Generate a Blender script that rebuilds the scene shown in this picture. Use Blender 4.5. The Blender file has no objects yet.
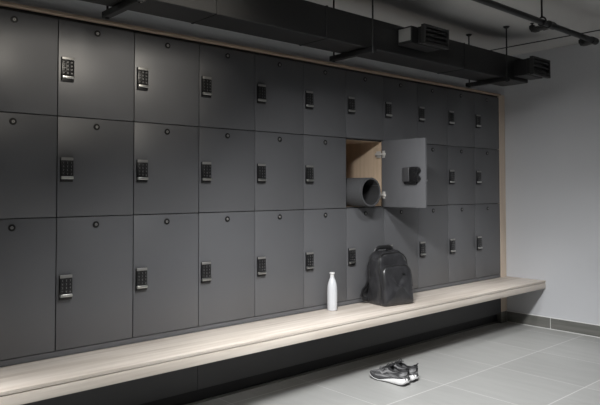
import bpy, bmesh, math, random
from mathutils import Vector, Matrix, noise
random.seed(7)
SC = bpy.context.scene
COL = SC.collection
PI = math.pi

# ------------------------------------------------------------------ materials
def mat(name, col, rough=.5, metal=0., spec=.5):
    m = bpy.data.materials.new(name); m.use_nodes = True
    b = m.node_tree.nodes['Principled BSDF']
    b.inputs['Base Color'].default_value = (*col, 1)
    b.inputs['Roughness'].default_value = rough
    b.inputs['Metallic'].default_value = metal
    b.inputs['Specular IOR Level'].default_value = spec
    return m

def N(m, t, **kw):
    n = m.node_tree.nodes.new(t)
    for k, v in kw.items(): setattr(n, k, v)
    return n

def L(m, a, b): m.node_tree.links.new(a, b)

def noisy(name, c1, c2, scale=(1, 1, 1), nscale=8., detail=6., rough=.5, metal=0., spec=.5, bump=0., bscale=None, lo=.35, hi=.65, dist=.002):
    """principled material whose colour wanders between two colours by object-space noise"""
    m = mat(name, c1, rough, metal, spec)
    b = m.node_tree.nodes['Principled BSDF']
    tc = N(m, 'ShaderNodeTexCoord'); mp = N(m, 'ShaderNodeMapping'); mp.inputs['Scale'].default_value = scale
    L(m, tc.outputs['Object'], mp.inputs['Vector'])
    nz = N(m, 'ShaderNodeTexNoise'); nz.inputs['Scale'].default_value = nscale; nz.inputs['Detail'].default_value = detail
    L(m, mp.outputs['Vector'], nz.inputs['Vector'])
    r = N(m, 'ShaderNodeValToRGB')
    r.color_ramp.elements[0].position = lo; r.color_ramp.elements[0].color = (*c1, 1)
    r.color_ramp.elements[1].position = hi; r.color_ramp.elements[1].color = (*c2, 1)
    L(m, nz.outputs['Fac'], r.inputs['Fac']); L(m, r.outputs['Color'], b.inputs['Base Color'])
    if bump:
        n2 = N(m, 'ShaderNodeTexNoise'); n2.inputs['Scale'].default_value = bscale or nscale; n2.inputs['Detail'].default_value = 5
        L(m, mp.outputs['Vector'], n2.inputs['Vector'])
        bp = N(m, 'ShaderNodeBump'); bp.inputs['Strength'].default_value = bump; bp.inputs['Distance'].default_value = dist
        L(m, n2.outputs['Fac'], bp.inputs['Height']); L(m, bp.outputs['Normal'], b.inputs['Normal'])
    return m

def wood(name, c1, c2, along='x', rough=.5):
    s = {'x': (.7, 16, 16), 'z': (16, 16, .7), 'y': (16, .7, 16)}[along]
    m = noisy(name, c1, c2, s, 2.2, 8, rough, bump=.12, bscale=9, lo=.30, hi=.70, dist=.0008)
    return m

M = {}
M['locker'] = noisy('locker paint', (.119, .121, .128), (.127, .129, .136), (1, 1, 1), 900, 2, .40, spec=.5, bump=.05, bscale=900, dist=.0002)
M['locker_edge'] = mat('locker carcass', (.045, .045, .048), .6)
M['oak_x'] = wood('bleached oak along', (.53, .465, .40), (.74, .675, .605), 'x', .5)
M['oak_z'] = wood('bleached oak upright', (.58, .475, .38), (.70, .59, .485), 'z', .5)
M['oak_in'] = wood('locker interior oak', (.50, .38, .27), (.62, .48, .35), 'z', .5)
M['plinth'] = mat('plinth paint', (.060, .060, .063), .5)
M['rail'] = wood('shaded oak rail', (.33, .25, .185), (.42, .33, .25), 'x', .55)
M['groove'] = mat('groove brown', (.16, .11, .08), .8)
M['plaster'] = noisy('grey plaster', (.525, .533, .552), (.55, .558, .577), (1, 1, 1), 1.3, 4, .85, spec=.2, bump=.08, bscale=60, dist=.001)
M['ceil'] = noisy('ceiling grey', (.50, .495, .485), (.53, .525, .515), (1, 1, 1), 1.1, 4, .9, spec=.1)
M['black'] = mat('black sheet metal', (.009, .009, .0095), .5)
M['duct'] = noisy('black painted duct', (.011, .011, .0115), (.014, .014, .0145), (1, 1, 1), 5, 3, .5)
M['vent'] = mat('dark grille paint', (.028, .028, .028), .5)
M['hole'] = mat('grille depth', (.006, .006, .006), .9)
M['insul'] = mat('pale grey duct panel', (.26, .26, .25), .7)
M['kick'] = mat('black toe kick', (.012, .012, .013), .45)
M['base'] = noisy('baseboard tile', (.125, .126, .115), (.165, .165, .152), (1, .6, 8), 6, 4, .45)
M['grout'] = mat('pale grout', (.68, .68, .67), .8)
M['steel'] = mat('brushed steel', (.62, .62, .60), .32, 1.)
M['hinge'] = mat('nickel hinge', (.62, .60, .57), .35, .35)
M['satin'] = mat('satin lock metal', (.33, .325, .315), .42, .6)
M['keyblack'] = mat('keypad black', (.010, .010, .011), .35)
M['digit'] = mat('keypad numerals', (.27, .27, .27), .6)
M['lockgrey'] = mat('lock cover grey', (.05, .05, .053), .45)
M['matfoam'] = noisy('charcoal mat foam', (.070, .071, .075), (.088, .089, .093), (1, 1, 1), 180, 3, .75, spec=.3, bump=.15, bscale=400, dist=.0005)
M['matshade'] = mat('mat hollow shade', (.022, .022, .023), .8)  # near-black paints the shade of the hollow onto the inner faces
M['white'] = mat('white bottle enamel', (.60, .615, .64), .35)
M['capwhite'] = mat('bottle cap white', (.68, .68, .68), .38)
M['leather'] = noisy('black leather', (.022, .022, .024), (.034, .034, .037), (1, 1, .55), 30, 4, .29, spec=.6, bump=.55, bscale=21, dist=.010)
M['leather_d'] = mat('black leather strap', (.016, .016, .017), .42)
M['zip'] = mat('zip tape', (.012, .012, .012), .5)
M['mark'] = mat('bag mark', (.006, .006, .006), .6)
M['knit'] = noisy('grey shoe knit', (.05, .05, .053), (.34, .34, .345), (9, 3, 14), 4.5, 6, .7, spec=.3, bump=.3, bscale=40, lo=.42, hi=.70, dist=.001)
M['shoe_d'] = mat('dark shoe foam', (.055, .055, .058), .65)
M['shoe_b'] = mat('black shoe collar', (.016, .016, .018), .7)
M['shoe_w'] = mat('white midsole', (.86, .86, .86), .5)
M['shoe_l'] = mat('pale shoe mark', (.24, .24, .245), .5)
M['lace'] = mat('black lace', (.014, .014, .015), .8)
M['pipe'] = mat('dark pipe', (.013, .013, .0135), .45)

def floor_mat():
    m = mat('porcelain floor tiles', (.4, .4, .39), .42, spec=.4)
    b = m.node_tree.nodes['Principled BSDF']
    tc = N(m, 'ShaderNodeTexCoord'); sp = N(m, 'ShaderNodeSeparateXYZ'); L(m, tc.outputs['Object'], sp.inputs[0])
    def math_(op, a, bb=None, c=None):
        n = N(m, 'ShaderNodeMath', operation=op)
        for i, v in enumerate((a, bb, c)):
            if v is None: continue
            if isinstance(v, (int, float)): n.inputs[i].default_value = v
            else: L(m, v, n.inputs[i])
        return n.outputs[0]
    def joint(src, off, size, half):
        u = math_('DIVIDE', math_('SUBTRACT', src, off), size)
        fr = math_('SUBTRACT', u, math_('ROUND', u))
        return math_('LESS_THAN', math_('MULTIPLY', math_('ABSOLUTE', fr), size), half), math_('FLOOR', u)
    jx, ix = joint(sp.outputs[0], 2.135, .59, .0026)
    jy, iy = joint(sp.outputs[1], -.703, .606, .0036)
    j = math_('MAXIMUM', jx, jy)
    # tile tone per tile + brushed streaks along x
    cb = N(m, 'ShaderNodeCombineXYZ'); L(m, ix, cb.inputs[0]); L(m, iy, cb.inputs[1])
    wn = N(m, 'ShaderNodeTexWhiteNoise'); L(m, cb.outputs[0], wn.inputs['Vector'])
    mp = N(m, 'ShaderNodeMapping'); mp.inputs['Scale'].default_value = (8, 1.2, 1); L(m, tc.outputs['Object'], mp.inputs['Vector'])
    nz = N(m, 'ShaderNodeTexNoise'); nz.inputs['Scale'].default_value = 2.5; nz.inputs['Detail'].default_value = 7; L(m, mp.outputs[0], nz.inputs['Vector'])
    val = math_('ADD', math_('MULTIPLY', nz.outputs['Fac'], .7), math_('MULTIPLY', wn.outputs['Value'], .3))
    r = N(m, 'ShaderNodeValToRGB')
    r.color_ramp.elements[0].position = .25; r.color_ramp.elements[0].color = (.308, .311, .303, 1)
    r.color_ramp.elements[1].position = .75; r.color_ramp.elements[1].color = (.368, .370, .361, 1)
    L(m, val, r.inputs['Fac'])
    mx = N(m, 'ShaderNodeMix', data_type='RGBA'); L(m, j, mx.inputs['Factor'])
    L(m, r.outputs['Color'], mx.inputs['A']); mx.inputs['B'].default_value = (.52, .52, .51, 1)
    L(m, mx.outputs['Result'], b.inputs['Base Color'])
    bp = N(m, 'ShaderNodeBump'); bp.inputs['Strength'].default_value = .25; bp.inputs['Distance'].default_value = .001
    L(m, math_('SUBTRACT', 1., j), bp.inputs['Height']); L(m, bp.outputs['Normal'], b.inputs['Normal'])
    return m
M['floor'] = floor_mat()

# ------------------------------------------------------------------ mesh helpers
def bx(bm, x0, x1, y0, y1, z0, z1, bevel=0., seg=2, mi=0):
    r = bmesh.ops.create_cube(bm, size=1)
    vs = r['verts']
    for v in vs:
        v.co = Vector(((x0 + x1) / 2 + v.co.x * (x1 - x0), (y0 + y1) / 2 + v.co.y * (y1 - y0), (z0 + z1) / 2 + v.co.z * (z1 - z0)))
    fs = list({f for v in vs for f in v.link_faces})
    for f in fs: f.material_index = mi
    if bevel:
        es = list({e for v in vs for e in v.link_edges})
        rr = bmesh.ops.bevel(bm, geom=es, offset=bevel, segments=seg, profile=.5, affect='EDGES')
        for f in rr['faces']: f.material_index = mi

def lathe(bm, prof, origin, seg=40, axis='z', mi=0, closed=False):
    """prof: (r, h) pairs"""
    rings = []
    o = Vector(origin)
    for r, h in prof:
        ring = []
        if r < 1e-6:
            p = {'z': Vector((0, 0, h)), 'y': Vector((0, h, 0)), 'x': Vector((h, 0, 0))}[axis]
            ring = [bm.verts.new(o + p)]
        else:
            for i in range(seg):
                a = 2 * PI * i / seg; c, s = math.cos(a) * r, math.sin(a) * r
                p = {'z': Vector((c, s, h)), 'y': Vector((s, h, c)), 'x': Vector((h, c, s))}[axis]
                ring.append(bm.verts.new(o + p))
        rings.append(ring)
    if closed: rings.append(rings[0])
    for A, B in zip(rings, rings[1:]):
        if len(A) == 1 and len(B) == 1: continue
        for i in range(seg):
            j = (i + 1) % seg
            if len(A) == 1: f = bm.faces.new((A[0], B[i], B[j]))
            elif len(B) == 1: f = bm.faces.new((A[i], B[0], A[j]))
            else: f = bm.faces.new((A[i], B[i], B[j], A[j]))
            f.material_index = mi

def tube(bm, pts, r, seg=12, caps=True, mi=0, flat=1., up=None):
    """tube along points; r number or list; flat squashes the section along its second axis"""
    pts = [Vector(p) for p in pts]; n = len(pts)
    rs = r if isinstance(r, (list, tuple)) else [r] * n
    rings = []; prev = None
    for i, p in enumerate(pts):
        t = (pts[min(i + 1, n - 1)] - pts[max(i - 1, 0)]).normalized()
        if up is not None:
            b = t.cross(Vector(up))
            if b.length < 1e-4: b = t.orthogonal()
            b.normalize(); a = b.cross(t).normalized(); u, v = b, a
        else:
            if prev is None: u = t.orthogonal().normalized()
            else:
                u = prev - t * prev.dot(t); u.normalize()
            prev = u; v = t.cross(u)
        rings.append([bm.verts.new(p + u * math.cos(2 * PI * k / seg) * rs[i] + v * math.sin(2 * PI * k / seg) * rs[i] * flat) for k in range(seg)])
    for A, B in zip(rings, rings[1:]):
        for k in range(seg):
            f = bm.faces.new((A[k], A[(k + 1) % seg], B[(k + 1) % seg], B[k])); f.material_index = mi
    if caps:
        for R in (rings[0], rings[-1]):
            f = bm.faces.new(R); f.material_index = mi

def loft(bm, rings, close_u=True, cap=True, mi=0):
    vr = [[bm.verts.new(p) for p in R] for R in rings]
    n = len(vr[0])
    for A, B in zip(vr, vr[1:]):
        for k in range(n if close_u else n - 1):
            f = bm.faces.new((A[k], A[(k + 1) % n], B[(k + 1) % n], B[k])); f.material_index = mi
    if cap:
        for R in (vr[0], vr[-1]):
            f = bm.faces.new(R); f.material_index = mi
    return vr

def mesh(name, bm, mats, smooth=None):
    bmesh.ops.recalc_face_normals(bm, faces=bm.faces)
    me = bpy.data.meshes.new(name); bm.to_mesh(me); bm.free()
    for m in (mats if isinstance(mats, (list, tuple)) else [mats]): me.materials.append(M[m])
    if smooth is not None:
        me.polygons.foreach_set('use_smooth', [True] * len(me.polygons))
        if smooth < 179: me.set_sharp_from_angle(angle=math.radians(smooth))
    me.update()
    return me

def link(name, me, parent=None, loc=None):
    o = bpy.data.objects.new(name, me); COL.objects.link(o)
    if parent is not None: o.parent = parent
    if loc is not None: o.location = loc
    return o

def obj(name, bm, mats, parent=None, smooth=None, loc=None):
    return link(name, mesh(name, bm, mats, smooth), parent, loc)

def tag(o, label=None, cat=None, group=None, kind=None):
    if label: o['label'] = label
    if cat: o['category'] = cat
    if group: o['group'] = group
    if kind: o['kind'] = kind
    return o

def thing(name, label, cat, loc=(0, 0, 0), rotz=0., group=None):
    o = bpy.data.objects.new(name, None); COL.objects.link(o)
    o.empty_display_size = .05
    o.location = loc; o.rotation_euler = (0, 0, rotz)
    return tag(o, label, cat, group)

def struct(name, bm, mats, label=None, smooth=None):
    return tag(obj(name, bm, mats, None, smooth), label, None, None, 'structure')

def B(): return bmesh.new()

# ------------------------------------------------------------------ measured layout (metres)
XR = 3.9926          # inner edge of the wooden end post
XW = 4.097          # right wall
ZC = 2.431           # ceiling
Z1, Z2, Z3, ZT = 1.568, 1.079, .440, 2.041
W = .39926
XL = -2.6; YF = -4.6

# ------------------------------------------------------------------ the room
b = B(); bx(b, XL, XW + .1, YF, .62, -.06, 0); struct('floor', b, 'floor')
b = B(); bx(b, XL, XW + .1, YF, .62, ZC, ZC + .06); struct('ceiling', b, 'ceil')
b = B(); bx(b, XW, XW + .1, YF, .62, 0, ZC); struct('wall_right', b, 'plaster')
b = B(); bx(b, XL - .1, XL, YF, .62, 0, ZC); struct('wall_left', b, 'plaster')
b = B(); bx(b, XL, XW, YF - .1, YF, 0, ZC); struct('wall_front', b, 'plaster')
b = B()
bx(b, XL, XW, .004, .60, 2.0715, ZC)              # the wall above the lockers
bx(b, XL, XW, .56, .62, 0, 2.0715)
bx(b, XL, -.402, .03, .56, 0, 2.0715)
struct('wall_back', b, 'plaster')
# baseboard along the right wall: dark tiles with pale joints and a pale top edge
b = B()
bx(b, XW - .011, XW, YF, -.0045, .004, .096, .001, 1)
for k in range(8):
    y = -.415 - .606 * k
    bx(b, XW - .0116, XW - .002, y - .002, y + .002, .004, .096, mi=1)
bx(b, XW - .0125, XW, YF, -.0045, .096, .101, mi=1)
bx(b, XW - .014, XW, YF, -.0045, .0, .005, mi=1)
struct('baseboard_right', b, ['base', 'grout'])
b = B()
bx(b, -1.6, 3.9926, .045, .055, 0, .088, mi=0)
bx(b, -1.6, 3.9926, .030, .045, 0, .009, mi=2)
bx(b, 3.9926, XW - .014, -.003, .055, 0, .1, mi=2)
struct('baseboard_back', b, ['kick', 'grout', 'base'])
b = B(); bx(b, 3.745, 3.757, YF, .004, ZC - .006, ZC)
struct('trim_1', b, 'black')

# ------------------------------------------------------------------ locker parts (shared meshes, local origin = door's lower left corner)
G = .0022            # half of the gap between doors
def door_mesh(h):
    b = B(); bx(b, G, W - G, 0, .018, G, h - G, .0014, 2); return mesh('door', b, 'locker', 35)
def body_mesh(h, inner='locker_edge'):
    b = B(); t = .008
    bx(b, .0004, t, .021, .50, .0004, h - .0004); bx(b, W - t, W - .0004, .021, .50, .0004, h - .0004)
    bx(b, t, W - t, .021, .50, .0004, t); bx(b, t, W - t, .021, .50, h - t, h - .0004)
    bx(b, t, W - t, .492, .50, t, h - t)
    return mesh('body', b, inner)
KW, KH = .061, .120
def lock_case_mesh():
    b = B()
    bx(b, 0, KW, -.013, 0, 0, KH, .003, 3)                       # back plate
    bx(b, .0005, KW - .0005, -.0165, -.004, KH - .0145, KH - .0005, .002, 3, mi=1)   # silver head
    return mesh('lock_case', b, ['keyblack', 'satin'], 40)
def keypad_mesh():
    b = B()
    bx(b, .0005, KW - .0005, -.0155, -.004, .030, KH - .0155, .0012, 2)
    for r in range(4):
        for c in range(3):
            x = .0118 + c * .0192; z = .0395 + r * .0178
            bx(b, x - .0072, x + .0072, -.0168, -.012, z - .0064, z + .0064, .0012, 2)
    return mesh('keypad', b, 'keyblack', 40)
def digits_mesh():
    b = B()
    rows = ['* 0 #', '7 8 9', '4 5 6', '1 2 3']
    for r, row in enumerate(rows):
        for c, ch in enumerate(row.split()):
            x = .0118 + c * .0192; z = .0395 + r * .0178
            cu = bpy.data.curves.new('numeral', 'FONT'); cu.body = ch; cu.size = .0115; cu.align_x = 'CENTER'; cu.align_y = 'CENTER'
            cu.extrude = .0002; cu.resolution_u = 2
            ob = bpy.data.objects.new('numeral', cu)
            me = ob.to_mesh()
            me2 = me.copy(); ob.to_mesh_clear(); bpy.data.objects.remove(ob)
            me2.transform(Matrix.Translation((x, -.0171, z)) @ Matrix.Rotation(PI / 2, 4, 'X'))
            b.from_mesh(me2); bpy.data.meshes.remove(me2)
    for f in b.faces: f.material_index = 0
    me = mesh('keypad_numerals', b, 'digit')
    return me
def handle_mesh():
    b = B()
    bx(b, .0005, KW - .0005, -.023, -.002, .0140, .0285, .004, 3)
    return mesh('pull_handle', b, 'steel', 40)
def cylinder_mesh():
    b = B()
    lathe(b, [(.0165, 0), (.0165, -.003), (.0150, -.0045), (.0085, -.0045), (.0075, -.003), (0, -.003)], (0, 0, 0), 28, 'y', 0)
    lathe(b, [(.0070, -.0028), (.0070, -.0052), (.006, -.006), (0, -.006)], (0, 0, 0), 24, 'y', 1)
    bx(b, -.0008, .0008, -.0063, -.0058, -.0035, .0035, mi=0)
    return mesh('key_cylinder', b, ['keyblack', 'satin'], 35)

rows = [('bottom', Z3, Z2, .681 - Z3), ('middle', Z2, Z1, 1.249 - Z2), ('top', Z1, ZT, 1.738 - Z1)]
DM = {r[0]: door_mesh(r[2] - r[1]) for r in rows}
BM = {r[0]: body_mesh(r[2] - r[1]) for r in rows}
open_body = body_mesh(Z1 - Z2, 'oak_in')
LC, KP, DG, HD, CY = lock_case_mesh(), keypad_mesh(), digits_mesh(), handle_mesh(), cylinder_mesh()
ordn = ['first', 'second', 'third', 'fourth', 'fifth', 'sixth', 'seventh', 'eighth', 'ninth', 'tenth', 'eleventh']

def make_locker(rname, z0, z1, kz):
    h = z1 - z0
    t = thing('locker', '', 'locker')
    link('body', BM[rname], t)
    d = link('door', DM[rname], t)
    for nm, me in (('lock_case', LC), ('keypad', KP), ('keypad_numerals', DG), ('pull_handle', HD)):
        link(nm, me, d, (.013, 0, kz))
    link('key_cylinder', CY, d, (W / 2 - .004, 0, h - .041))
    return t

def copy_tree(o, parent=None):
    c = o.copy(); COL.objects.link(c); c.parent = parent
    for ch in list(o.children): copy_tree(ch, c)
    return c

for rname, z0, z1, kz in rows:
    proto = make_locker(rname, z0, z1, kz); used = False
    for k in range(-1, 10):
        o = proto if not used else copy_tree(proto)
        used = True
        o.location = (k * W - (.0002 if k < 0 else 0), 0, z0)
        n = 9 - k
        lab = f'dark grey keypad locker in the {rname} row, {ordn[n]} column from the wooden end post'
        if n == 0: lab = f'dark grey keypad locker in the {rname} row, right beside the wooden end post'
        if k == -1: lab = f'dark grey locker in the {rname} row, cut off at the picture\'s left edge'
        if rname == 'bottom' and k == 5: lab = 'dark grey bottom row locker directly behind the black backpack'
        if rname == 'bottom' and k == 4: lab = 'dark grey bottom row locker directly behind the white bottle'
        if rname == 'middle' and k == 5: lab = 'open locker with pale wood inside, its grey door swung out at a right angle'
        tag(o, lab, 'locker', 'dark grey keypad lockers')
        if rname == 'middle' and k == 5:
            op = o
# ---- the open one: wood inside, door turned 90 degrees about its right edge, lock box and hinges on the inside
h = Z1 - Z2
for ch in op.children:
    if ch.name.startswith('body'): ch.data = open_body; ch['label'] = 'pale wood locker interior'; op_body = ch
    if ch.name.startswith('door'): dr = ch
dr.location = (W - .0025, .008, 0)
b = B(); t_ = .0082
for q in ((.0002, t_, .0002, h - .0002), (t_, W - t_, .0002, t_), (t_, W - t_, h - t_, h - .0002)): bx(b, q[0], q[1], .0195, .0209, q[2], q[3])
obj('front_edging', b, 'locker_edge', op_body)
dr.rotation_euler = (0, 0, PI / 2)
# shift so that the hinge edge (local x = W) is at the origin
for_m = Matrix.Translation((-W, -.0, 0))
dm = DM['middle'].copy(); dm.transform(for_m)
dr.data = dm
for ch in dr.children: ch.location.x -= W
# door local: x from -W..0 (free edge at -W -> world y = -.40), local +y (thickness) -> world -x
b = B()
bx(b, -.345, -.278, .018, .050, .180, .288, .008, 4)
bx(b, -.278, -.214, .018, .046, .184, .284, .007, 4, mi=1)
lathe(b, [(0, .0), (.020, 0), (.022, .003), (.022, .03), (.018, .035), (0, .035)], (-.340, .018, .262), 24, 'y')
lathe(b, [(0, .0), (.020, 0), (.022, .003), (.022, .03), (.018, .035), (0, .035)], (-.340, .018, .205), 24, 'y')
bx(b, -.330, -.225, .018, .040, .166, .186, .006, 3)
obj('lock_box', b, ['keyblack', 'lockgrey'], dr, 40)
for z in (.088, .388):
    b = B()
    lathe(b, [(0, 0), (.0175, 0), (.0175, .003), (.016, .004), (0, .004)], (-.024, .0178, z), 24, 'y')   # cup flange on the door
    bx(b, -.034, .010, .020, .032, z - .007, z + .007, .003, 2)                                         # arm reaching into the locker
    bx(b, -.006, .052, .0185, .034, z - .009, z + .009, .003, 2)
    bx(b, .006, .050, .014, .0195, z - .024, z + .024, .001, 1)
    bx(b, -.036, -.012, .0178, .0215, z - .026, z + .026, .001, 1)
    obj('hinge', b, 'hinge', dr, 40)

# ------------------------------------------------------------------ wooden frame, plinths, bench
fr = thing('wooden_surround', 'pale wooden frame edging the top and right end of the lockers', 'frame', (XR, 0, 0))
b = B(); bx(b, 3.9932 - XR, 4.072 - XR, -.0035, .30, .1005, 2.0705, .001, 1); obj('end_post', b, 'oak_z', fr)
b = B(); bx(b, 4.0735 - XR, XW - .0005 - XR, .002, .30, .1005, 2.0705, .001, 1); obj('filler_strip', b, 'oak_z', fr)
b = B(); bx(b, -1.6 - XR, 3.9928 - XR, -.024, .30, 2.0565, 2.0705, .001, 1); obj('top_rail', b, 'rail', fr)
b = B(); bx(b, -1.6 - XR, 3.9928 - XR, .016, .30, 2.0425, 2.0563); obj('rail_shadow_strip', b, 'locker_edge', fr)  # dark filler strip standing in for the shadow below the rail

b = B(); bx(b, -1.6, XR, .002, .05, .4135, .4385)
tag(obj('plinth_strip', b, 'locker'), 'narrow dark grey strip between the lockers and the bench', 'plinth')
xs = (-1.6, .795, 3.9924)
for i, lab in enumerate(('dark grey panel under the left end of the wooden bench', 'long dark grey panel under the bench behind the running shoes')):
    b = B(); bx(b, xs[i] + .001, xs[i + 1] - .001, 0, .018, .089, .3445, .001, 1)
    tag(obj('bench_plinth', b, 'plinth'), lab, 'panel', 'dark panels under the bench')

be = thing('bench', 'long pale wooden bench running along the foot of the lockers', 'bench', (0, -.2, 0))
b = B(); bx(b, -1.6, XW - .0005, -.172, .2 - .004, .396, .4125, .0015, 2); obj('seat_board', b, 'oak_x', be, 35)
b = B(); bx(b, -1.6, XW - .0005, -.172, .2 - .004, .345, .3925, .0015, 2); obj('apron_board', b, 'oak_x', be, 35)
b = B(); bx(b, -1.6, XW - .0006, -.162, .19, .3920, .397); obj('shadow_groove', b, 'groove', be)

# ------------------------------------------------------------------ ducts, hangers, pipe
YD0, YD1, ZD0, ZD1 = -.55, -.325, 2.05, 2.232
du = thing('air_duct', 'long black rectangular air duct under the ceiling above the lockers', 'duct', (1.2, YD0, ZD0))
o0 = Vector((1.2, YD0, ZD0))
def wbox(bm, x0, x1, y0, y1, z0, z1, bev=0., mi=0, o=o0):
    bx(bm, x0 - o.x, x1 - o.x, y0 - o.y, y1 - o.y, z0 - o.z, z1 - o.z, bev, 1, mi)
b = B(); wbox(b, -2.0, 3.50, YD0, YD1, ZD0, ZD1, .003); obj('duct_body', b, 'duct', du)
for x in (-.55, .55, 1.28, 2.62):
    b = B(); wbox(b, x - .006, x + .006, YD0 - .003, YD1 + .003, ZD0 - .003, ZD1 + .003, .001); obj('flange', b, 'duct', du)
def outlet(x0, x1, z0, z1, pale):
    bxn = B(); xb = x0 - (.055 if pale else -.012)
    wbox(bxn, xb, x1 - .015, -.655, YD0 + .001, z0 + .004, z1 - .012, .002)
    wbox(bxn, x0 + .008, x1 - .012, -.688, -.654, z0 + .010, z1 - .010, .002)
    box = obj('outlet_box', bxn, 'duct', du)
    g = B()
    for a in ((x0, x1, z1 - .016, z1), (x0, x1, z0, z0 + .016), (x0, x0 + .016, z0 + .016, z1 - .016), (x1 - .016, x1, z0 + .016, z1 - .016)):
        wbox(g, a[0], a[1], -.712, -.685, a[2], a[3], .001)
    nl = 3
    for i in range(nl):
        z = z0 + .016 + (z1 - z0 - .032) * (i + .5) / nl
        wbox(g, x0 + .016, x1 - .016, -.706, -.688, z - .006, z + .006, .001)
    wbox(g, x0 + .016, x1 - .016, -.687, -.6845, z0 + .016, z1 - .016, mi=1)
    gr = obj('vent_grille', g, ['vent', 'hole'], box)
    if pale:
        p = B(); wbox(p, xb - .0015, xb + .0005, -.648, YD0 - .006, z0 + .022, z1 - .022); q = obj('side_panel', p, 'insul', box); q['label'] = 'pale grey side panel'
outlet(1.95, 2.205, 2.10, 2.222, True)
outlet(3.275, 3.55, 2.073, 2.212, False)

for i, (x, lab) in enumerate(((.13, 'black hanger bar under the duct above the left lockers'), (1.62, 'black hanger bar with rods under the middle of the duct'), (3.12, 'black hanger bar with rods near the right end of the duct'))):
    t = thing('duct_hanger', lab, 'hanger', (x, -.4, 2.05), 0, 'hangers under the duct')
    b = B(); bx(b, -.018, .018, -.20, .165, -.034, -.0035, .003, 1); obj('channel', b, 'black', t)
    for y in (-.185, .14):
        b = B(); tube(b, [(0, y, -.036), (0, y, ZC - 2.05)], .0055, 10)
        lathe(b, [(0, ZC - 2.051), (.024, ZC - 2.051), (.024, ZC - 2.056), (.012, ZC - 2.066), (0, ZC - 2.066)], (0, y, 0), 18)
        lathe(b, [(0, -.040), (.010, -.040), (.010, -.033), (0, -.033)], (0, y, 0), 6)
        obj('rod', b, 'black', t, 40)

ZP, YP = 2.25, -1.150
pp = thing('sprinkler_pipe', 'dark round pipe hanging below the ceiling at the upper right', 'pipe', (2.6, YP, ZP))
b = B(); tube(b, [(-2.2, 0, 0), (-1, 0, 0), (0, 0, 0), (.70, 0, 0)], .0185, 20); obj('pipe_run', b, 'pipe', pp, 40)
def tee(x, e):
    b = B()
    tube(b, [(x - .035, 0, 0), (x + .035, 0, 0)], .024, 20)
    tube(b, [(x, 0, 0), (x, .05, -.004)], .022, 20)
    obj('tee_fitting', b, 'pipe', pp, 40)
    b = B(); tube(b, [(x, .02, -.004), (x, e - .023, -.008)], .016, 16)
    tube(b, [(x, e - .043, -.007), (x, e - .020, -.008), (x, e - .006, -.005), (x, e, .006), (x, e, .020)], .020, 16)
    obj('branch_elbow', b, 'pipe', pp, 40)
    b = B(); lathe(b, [(0, .018), (.012, .018), (.012, .025), (.006, .028), (.006, .033), (.013, .035), (.013, .038), (0, .038)], (x, e, 0), 16)
    obj('sprinkler_head', b, 'pipe', pp, 40)
tee(.075, .125); tee(.70, .085)
b = B()
pts = [(-.04 + 0, .026 * math.sin(a), .026 * math.cos(a) + .004) for a in [2 * PI * i / 24 for i in range(25)]]
tube(b, pts, .005, 8, False)
obj('hanger_ring', b, 'pipe', pp, 60)
b = B(); tube(b, [(-.04, 0, .028), (-.04, 0, ZC - ZP)], .006, 10); obj('hanger_rod', b, 'pipe', pp, 40)

# ------------------------------------------------------------------ rolled mat
b = B()
R0, turns, th = .103, 3.3, .0036
Lm = .46; y0 = -.128
n = int(turns * 64)
sec_o, sec_i = [], []
ang0 = -PI * .42
for i in range(n + 1):
    a = i / 64 * 2 * PI; r = R0 - .0040 * i / 64
    ca, sa = math.cos(a + ang0), math.sin(a + ang0)
    sec_o.append(((r) * ca, (r) * sa)); sec_i.append(((r - th) * ca, (r - th) * sa))
def ring(y, ins):
    k = 1 - ins / R0
    return [Vector((x * 1, y, z)) for x, z in sec_o] + [Vector((x, y, z)) for x, z in reversed(sec_i)]
A = [b.verts.new(v) for v in ring(0, 0)]; Bv = [b.verts.new(v) for v in ring(Lm, 0)]
mN = len(A)
for k in range(mN):
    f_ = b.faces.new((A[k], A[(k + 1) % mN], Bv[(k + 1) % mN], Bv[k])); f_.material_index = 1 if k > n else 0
h2 = n + 1
for V in (A, Bv):
    for k in range(n): b.faces.new((V[k], V[k + 1], V[mN - 2 - k], V[mN - 1 - k]))
m_ = obj('rolled_mat', b, ['matfoam', 'matshade'], None, 50, (2.1085, y0, Z2 + .0083 + R0))
tag(m_, 'rolled charcoal grey mat sticking out of the open locker', 'mat')

# ------------------------------------------------------------------ bottle
bo = thing('water_bottle', 'white metal water bottle standing on the bench', 'bottle', (1.789, -.067, .4125))
b = B()
prof = [(0, 0), (.0285, 0), (.0318, .003), (.0325, .008), (.0325, .012), (.0320, .0135), (.0325, .015), (.0332, .05), (.0334, .10), (.0330, .130), (.0315, .155), (.0285, .175), (.0235, .193), (.0185, .205), (.0150, .213), (.0138, .219), (.0138, .224), (0, .224)]
lathe(b, prof, (0, 0, 0), 48); obj('flask', b, 'white', bo, 40)
b = B()
lathe(b, [(0, .2235), (.0142, .2235), (.0148, .225), (.0148, .2275), (.0128, .229), (.0128, .235), (.0160, .2385), (.0178, .2425), (.0178, .2475), (.0165, .2495), (0, .2495)], (0, 0, 0), 40)
obj('cap', b, 'capwhite', bo, 40)

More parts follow.
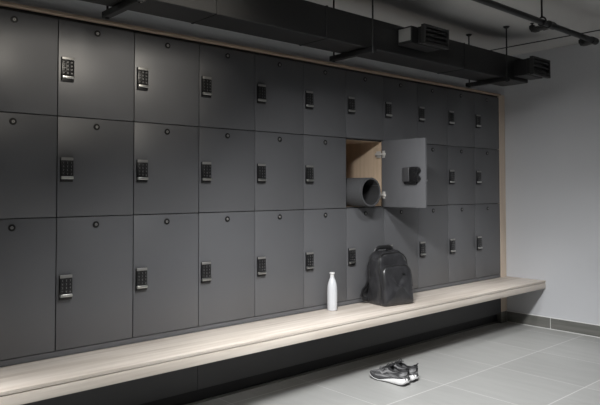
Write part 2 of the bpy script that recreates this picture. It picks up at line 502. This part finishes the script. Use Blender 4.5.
# ------------------------------------------------------------------ backpack (local: x width, -y front, z up)
bp = thing('backpack', 'black leather backpack leaning against the lockers on the bench', 'backpack', (2.272, -.146, .4128), math.radians(-9))
def arch(w, hgt, rt, rb, n=15, lean=0.):
    """closed outline in x,z starting bottom left going clockwise: rounded bottom corners rb, rounded top corners rt"""
    P = []
    hw = w / 2
    def arc(cx, cz, r, a0, a1):
        for i in range(n + 1):
            a = a0 + (a1 - a0) * i / n
            P.append((cx + r * math.cos(a), cz + r * math.sin(a)))
    def seg(p, q, k):
        for i in range(1, k): P.append((p[0] + (q[0] - p[0]) * i / k, p[1] + (q[1] - p[1]) * i / k))
    tw = hw * .965           # narrower towards the top
    arc(-hw + rb, rb, rb, 1.5 * PI, PI)
    seg((-hw, rb), (-tw, hgt - rt), 10)
    arc(-tw + rt, hgt - rt, rt, PI, .5 * PI)
    seg((-tw + rt, hgt), (tw - rt, hgt), 6)
    arc(tw - rt, hgt - rt, rt, .5 * PI, 0)
    seg((tw, hgt - rt), (hw, rb), 10)
    arc(hw - rb, rb, rb, 0, -.5 * PI)
    seg((hw - rb, 0), (-hw + rb, 0), 8)
    return P
def lump(p, amp, fr, seed=0.):
    v = Vector(p) * fr + Vector((seed, seed * 2.1, -seed))
    return noise.noise(v) * amp + noise.noise(v * 2.3) * amp * .5
def puff(bm, w, hgt, rt, rb, ys, cz=.0, amp=.004, fr=14., seed=0., mi=0, top_pull=0.):
    """stack of inset outlines from back to front (ys: (y, inset)), closed with concentric caps, crumpled a little"""
    base = arch(w, hgt, rt, rb)
    c = Vector((0, 0, hgt * .5))
    def ringat(y, ins):
        out = []
        for x, z in base:
            sx = 1 - 2 * ins / w; sz = 1 - 2 * ins / hgt
            p = Vector((x * sx, y + top_pull * (z / .38) ** 1.6 * (.10 - y) / .19, (z - hgt / 2) * sz + hgt / 2))
            d = lump(p, amp, fr, seed)
            k = min(1., z / .03)
            rad = (p - Vector((0, p.y, hgt / 2))).normalized()
            p += rad * d * k
            p.z = max(p.z + cz, .0005 if cz == 0 else p.z + cz)
            out.append(p)
        return out
    rings = []
    y_first, i_first = ys[0]; y_last, i_last = ys[-1]
    for f in (.02, .3, .6, .85): rings.append((y_first, i_first + (1 - f) * (min(w, hgt) / 2 - i_first)))
    fine = []
    for (ya, ia), (yb_, ib) in zip(ys, ys[1:]):
        kk = max(1, int(abs(yb_ - ya) / .008))
        fine += [(ya + (yb_ - ya) * q / kk, ia + (ib - ia) * q / kk) for q in range(kk)]
    rings += fine + [ys[-1]]
    for f in (.85, .6, .3, .02): rings.append((y_last - (1 - f) * .010, i_last + (1 - f) * (min(w, hgt) / 2 - i_last)))
    R_ = []
    for y, i in rings:
        rr = ringat(y, i)
        for p in rr: p.y += lump(p, amp * .8, fr * .8, seed + 5)
        R_.append(rr)
    loft(bm, R_, True, True, mi)
b = B()
puff(b, .272, .357, .072, .022, [(.090, .03), (.086, .012), (.078, .003), (.06, 0), (.03, -.002), (0, -.003), (-.030, -.003), (-.055, .000), (-.070, .006), (-.080, .014), (-.086, .024)], amp=.012, fr=19, seed=1.3, top_pull=.052)
obj('main_body', b, 'leather', bp, 60)
b = B()
puff(b, .268, .268, .055, .018, [(-.060, .004), (-.075, .000), (-.095, -.001), (-.110, .003), (-.118, .010), (-.122, .018)], amp=.004, fr=15, seed=4.1, top_pull=.052)
fp = obj('front_pocket', b, 'leather', bp, 60)
# zips: main arch and pocket arch
def arch_tube(bm, w, hgt, rt, y, r, z_from, pull):
    P = [(x, z) for x, z in arch(w, hgt, rt, .022) if z > z_from]
    pts = [Vector((x, y + pull * (z / .38) ** 1.6 * (.10 - y) / .19, z)) for x, z in P]
    tube(bm, pts, r, 8)
b = B(); arch_tube(b, .265, .350, .070, -.072, .0042, .03, .052); obj('main_zip', b, 'zip', bp, 60)
b = B(); arch_tube(b, .264, .265, .053, -.108, .0035, .10, .052); obj('pocket_zip', b, 'zip', fp, 60)
b = B(); bx(b, .045, .063, -.1010, -.0850, .205, .214, .001, 1); obj('logo_mark', b, 'mark', fp)
# piping seam on the left and right gusset
b = B()
arch_tube(b, .275, .359, .072, .045, .0032, .02, .052)
obj('gusset_piping', b, 'leather_d', bp, 60)
# grab handle
b = B()
pts = []
for i in range(17):
    a = PI * i / 16
    pts.append((-.080 * math.cos(a) + .012, .066, .348 + .036 * min(1, 1.25 * math.sin(a))))
tube(b, pts, .014, 10, True, 0, .40, up=(0, 1, 0)); obj('grab_handle', b, 'leather_d', bp, 60)
# shoulder straps
for s in (-1, 1):
    b = B()
    pts = [(s * .05, .082, .345), (s * .07, .088, .30), (s * .09, .090, .22), (s * .11, .090, .15), (s * .140, .088, .110), (s * .172, .082, .088), (s * .186, .074, .058), (s * .170, .068, .032), (s * .138, .066, .028)]
    tube(b, pts, [.020, .024, .025, .024, .021, .020, .019, .017, .014], 12, True, 0, .35, up=(s * .5, .9, .2))
    obj('shoulder_strap', b, 'leather_d', bp, 60)

# ------------------------------------------------------------------ running shoes (local: x across, +y towards the toe, z up; heel at y=0)
LEN = .285
def sm(a, bb, t):
    t = max(0., min(1., (t - a) / (bb - a))); return t * t * (3 - 2 * t)
def lerpt(tab, t):
    for (t0, v0), (t1, v1) in zip(tab, tab[1:]):
        if t <= t1:
            u = (t - t0) / (t1 - t0); u = u * u * (3 - 2 * u) if False else u
            return v0 + (v1 - v0) * u
    return tab[-1][1]
HALF = [(0, .018), (.02, .028), (.06, .036), (.14, .040), (.28, .039), (.42, .038), (.56, .043), (.70, .048), (.80, .047), (.88, .041), (.94, .032), (.98, .020), (1, .008)]
BEND = [(0, 0), (.3, .000), (.6, .004), (1, -.004)]
ZB = [(0, .012), (.04, .004), (.10, .000), (.65, .000), (.80, .005), (.92, .016), (1, .026)]          # underside: heel flick and toe spring
ZM = [(0, .052), (.05, .047), (.15, .043), (.40, .036), (.60, .031), (.80, .030), (.92, .033), (1, .036)]  # top of the sole
ZW = [(0, .050), (.05, .045), (.15, .040), (.30, .032), (.45, .021), (.58, .010), (.66, .0035), (1, .0)]  # white wedge height above the underside
TOP = [(0, .098), (.03, .104), (.08, .100), (.18, .084), (.30, .080), (.38, .090), (.46, .096), (.56, .085), (.68, .068), (.80, .056), (.90, .049), (.96, .044), (1, .038)]
TT = [0, .01, .025, .045, .07, .10, .14, .18, .22, .26, .30, .34, .38, .42, .46, .50, .54, .58, .62, .66, .70, .74, .78, .82, .86, .89, .92, .945, .965, .98, .992, 1]
def shoe_w(t, k=1.): return lerpt(HALF, t) * k
def upper_pt(t, v, side, off=0.):
    """point on the outer surface of the upper: v 0 at the sole, 1 at the rim"""
    w = shoe_w(t) - .003; z0 = lerpt(ZM, t) - .004; z1 = lerpt(TOP, t)
    rim = .024 * (1 - sm(.38, .50, t)) * sm(-.01, .05, t) + .0012
    rim = min(rim, w * .75)
    a = v * PI / 2
    bul = math.cos(a) ** .75 if v < 1 else 0.
    x = rim + (w - rim) * bul
    z = z0 + (z1 - z0) * (math.sin(a) ** .95)
    heel = -.006 * math.sin(v * PI) * (1 - sm(0, .10, t))
    return Vector((side * (x + off) + lerpt(BEND, t), t * LEN + heel, z + off * .3))
def build_shoe(name, label, loc, rot, mirror=1):
    s = thing(name, label, 'shoe', loc, rot, 'pair of running shoes')
    def sole(bm, zlo, zhi, k):
        rings = []
        for t in TT:
            w = shoe_w(t, k); y = t * LEN; a, c = zlo(t), zhi(t); dx = lerpt(BEND, t) * mirror
            e = min(.005, (c - a) * .45)
            fl = .004 * (1 - sm(.0, .3, t))
            rings.append([Vector(p) for p in ((dx - w + e, y, a), (dx - w - fl * .2, y, a + e), (dx - w - fl, y - fl, (a + c) / 2), (dx - w, y, c - e * .5), (dx - w + e, y, c),
                                              (dx + w - e, y, c), (dx + w, y, c - e * .5), (dx + w + fl, y - fl, (a + c) / 2), (dx + w + fl * .2, y, a + e), (dx + w - e, y, a))])
        loft(bm, rings)
    b = B(); sole(b, lambda t: lerpt(ZB, t), lambda t: lerpt(ZB, t) + .0045, 1.005); obj('outsole', b, 'shoe_b', s, 50)
    b = B(); sole(b, lambda t: lerpt(ZB, t) + .004, lambda t: lerpt(ZB, t) + .0045 + max(.0006, min(lerpt(ZW, t), lerpt(ZM, t) - lerpt(ZB, t) - .005)), 1.03); obj('midsole', b, 'shoe_w', s, 50)
    b = B(); sole(b, lambda t: lerpt(ZB, t) + .0042, lambda t: lerpt(ZM, t) + .0012, .995); obj('upper_foam', b, 'shoe_d', s, 50)
    # upper: closed U-shaped section
    b = B(); rings = []
    NV = 9
    for t in TT:
        outL = [upper_pt(t, i / NV, -1) for i in range(NV + 1)]
        outR = [upper_pt(t, i / NV, 1) for i in range(NV + 1)]
        if mirror < 0:
            outL, outR = [Vector((-p.x, p.y, p.z)) for p in outR], [Vector((-p.x, p.y, p.z)) for p in outL]
        dx = (outL[0].x + outR[0].x) / 2
        z0 = lerpt(ZM, t) - .004
        def inn(p, f):
            return Vector((dx + (p.x - dx) * f, p.y, max(z0 + .008, p.z - .006)))
        iL = [Vector((outL[-1].x + (.004 if outR[-1].x - outL[-1].x > .02 else 0), outL[-1].y, outL[-1].z - .003))] + [inn(outL[k], .80) for k in (6, 4, 2)]
        iR = [inn(outR[k], .80) for k in (2, 4, 6)] + [Vector((outR[-1].x - (.004 if outR[-1].x - outL[-1].x > .02 else 0), outR[-1].y, outR[-1].z - .003))]
        rings.append(outL + iL + iR + outR[::-1])
    loft(b, rings)
    for f in b.faces:
        c = f.calc_center_median()
        if c.y / LEN < .47: 
            tt = c.y / LEN; z1 = lerpt(TOP, max(0, tt))
            if c.z > z1 - .012: f.material_index = 1
        # darker toe rand
        if c.y / LEN > .80 and c.z < lerpt(ZM, min(1, c.y / LEN)) + .007: f.material_index = 2
    up = obj('upper', b, ['knit', 'shoe_b', 'shoe_d'], s, 60)
    # tongue
    b = B(); rings = []
    for i in range(9):
        t = .66 - .034 * i; u = i / 8
        z = lerpt(TOP, t) + .001 + .020 * sm(.45, 1, u); w = .011 + .011 * u
        y = t * LEN - .004 * u
        rings.append([Vector((x * w + lerpt(BEND, t) * mirror, y, z - .010 * abs(x) ** 2 + dz)) for x, dz in ((-1, 0), (-.5, .001), (0, .001), (.5, .001), (1, 0), (.5, -.005), (0, -.005), (-.5, -.005))])
    loft(b, rings); obj('tongue', b, 'shoe_b', s, 60)
    # laces
    b = B()
    for i in range(6):
        t = .645 - .038 * i; dx = lerpt(BEND, t) * mirror
        hw = .014 + .002 * i
        z = lerpt(TOP, t) + .004
        for q in (-1, 1):
            tube(b, [(dx - hw, t * LEN + q * .004, z - .009), (dx - hw * .5, t * LEN + q * .003, z + .000), (dx, t * LEN, z + .003), (dx + hw * .5, t * LEN - q * .004, z + .000), (dx + hw, t * LEN - q * .006, z - .009)], .0021, 6)
    tz = lerpt(TOP, .46) + .006
    for q in (-1, 1):
        tube(b, [(0, .46 * LEN, tz), (q * .014, .47 * LEN, tz + .014), (q * .028, .48 * LEN, tz + .010), (q * .030, .46 * LEN, tz - .006), (q * .016, .455 * LEN, tz)], .002, 6)
        tube(b, [(0, .46 * LEN, tz), (q * .016, .50 * LEN, tz + .004), (q * .032, .53 * LEN, tz - .018), (q * .038, .55 * LEN, tz - .034)], .002, 6)
    obj('laces', b, 'lace', s, 60)
    # heel pull tab
    b = B(); tube(b, [(0, .010, .088), (0, .002, .100), (0, -.008, .112), (0, -.014, .118)], [.009, .010, .009, .007], 10, True, 0, .35, up=(0, 1, .6)); obj('heel_tab', b, 'shoe_b', s, 60)
    # curved check mark on each side
    for sd in (-1, 1):
        b = B(); lo, hi, lo2, hi2 = [], [], [], []
        K = 22
        for i in range(K + 1):
            u = i / K
            t = .66 - .50 * u
            mid = .30 + .50 * max(0, u - .12) ** 1.1 if u > .12 else .30 + 1.6 * (.12 - u)
            hwv = .085 * (1 - u) ** .8 * sm(-.02, .12, u) + .008
            for lst, vv, of in ((lo, mid - hwv, .0012), (hi, mid + hwv, .0012)):
                p = upper_pt(t, min(.95, max(.05, vv)), sd * mirror, of)
                if mirror < 0: p = Vector((-p.x, p.y, p.z))
                lst.append(p)
        A_ = [b.verts.new(p) for p in lo]; B_ = [b.verts.new(p) for p in hi]
        for i in range(K): b.faces.new((A_[i], A_[i + 1], B_[i + 1], B_[i]))
        obj('side_mark', b, 'shoe_l', up, 60)
    return s
build_shoe('running_shoe', 'grey running shoe with white heel, nearer of the pair on the floor', (1.946, -.566, 0), math.radians(3), 1)
build_shoe('running_shoe', 'grey running shoe partly hidden behind the nearer one, toe to the bench', (2.049, -.552, 0), math.radians(3), -1)

# ------------------------------------------------------------------ lights
def area(name, loc, sx, sy, power, rot=(0, 0, 0), col=(1, 1, 1), spread=PI):
    l = bpy.data.lights.new(name, 'AREA'); l.shape = 'RECTANGLE'; l.size = sx; l.size_y = sy; l.energy = power; l.color = col; l.spread = spread
    o = bpy.data.objects.new(name, l); COL.objects.link(o); o.location = loc; o.rotation_euler = rot
    return o
def lamp(loc, aim, spread, power, size=.6, col=(1, 1, 1)):
    o = area('unseen_lamp', loc, size, size, power, (0, 0, 0), col, math.radians(spread))  # unseen lamps, placed and powered to set the room's brightness
    o.rotation_euler = (Vector(aim) - Vector(loc)).to_track_quat('-Z', 'Y').to_euler()
    return o
ZL = ZC - .02
lamp((.7, -1.3, ZL), (.7, -1.3, 0), 100, 29, .5)
lamp((0, -1.6, ZL), (2.8, -.6, 0), 73, 26.5, .3)
lamp((1.2, -1.6, ZL), (2.8, -.6, 0), 70, 11.5, .3)
lamp((2.3, -.92, ZL), (3.4, -.32, .4), 42, 2.6, .3)  # unseen fill, added to brighten the bench's right end
lamp((.5, -2.7, ZL), (.95, 0, .62), 40, 2.5, .4)  # unseen fill, added to lift the left locker columns
lamp((-1., -.9, ZL), (-1., -.9, 0), 55, 20)  # unseen fill, added for the left end of the bench top
lamp((3.4, -1.8, ZL), (3.5, -.9, 0), 62, 3.5)  # unseen fill, added over the right-hand floor
lamp((-.05, -1.8, 2.2), (-.02, 0, 1.93), 33, .60, .3, (1, .93, .82))  # unseen warm pair, added to brighten the top-left doors
lamp((.45, -1.8, 2.2), (.48, 0, 1.88), 33, .65, .3, (1, .93, .82))
w = bpy.data.worlds.new('room'); SC.world = w; w.use_nodes = True
w.node_tree.nodes['Background'].inputs['Color'].default_value = (.5, .52, .55, 1)
w.node_tree.nodes['Background'].inputs['Strength'].default_value = .03

# ------------------------------------------------------------------ camera
f, px, py = 624.4318, 302.663, 170.2824
yaw, pitch, roll = .7314, .0296, -.0016
fwd = Vector((math.sin(yaw) * math.cos(pitch), math.cos(yaw) * math.cos(pitch), math.sin(pitch)))
r0 = Vector((math.cos(yaw), -math.sin(yaw), 0)); u0 = r0.cross(fwd)
rr = math.cos(roll) * r0 + math.sin(roll) * u0; uu = -math.sin(roll) * r0 + math.cos(roll) * u0
cam = bpy.data.cameras.new('camera'); cam.sensor_width = 36; cam.sensor_fit = 'HORIZONTAL'
cam.lens = f * 36 / 600; cam.shift_x = -(px - 300) / 600; cam.shift_y = (py - 202.5) / 600
cam.clip_start = .05
co = bpy.data.objects.new('camera', cam); COL.objects.link(co)
mw = Matrix((rr, uu, -fwd)).transposed().to_4x4(); mw.translation = (-1.1268, -3.0258, 1.2145)
co.matrix_world = mw
SC.camera = co
SC.view_settings.view_transform = 'Standard'; SC.view_settings.look = 'None'
SC.view_settings.gamma = 1; SC.view_settings.use_curve_mapping = False
SC.view_settings.exposure = 0
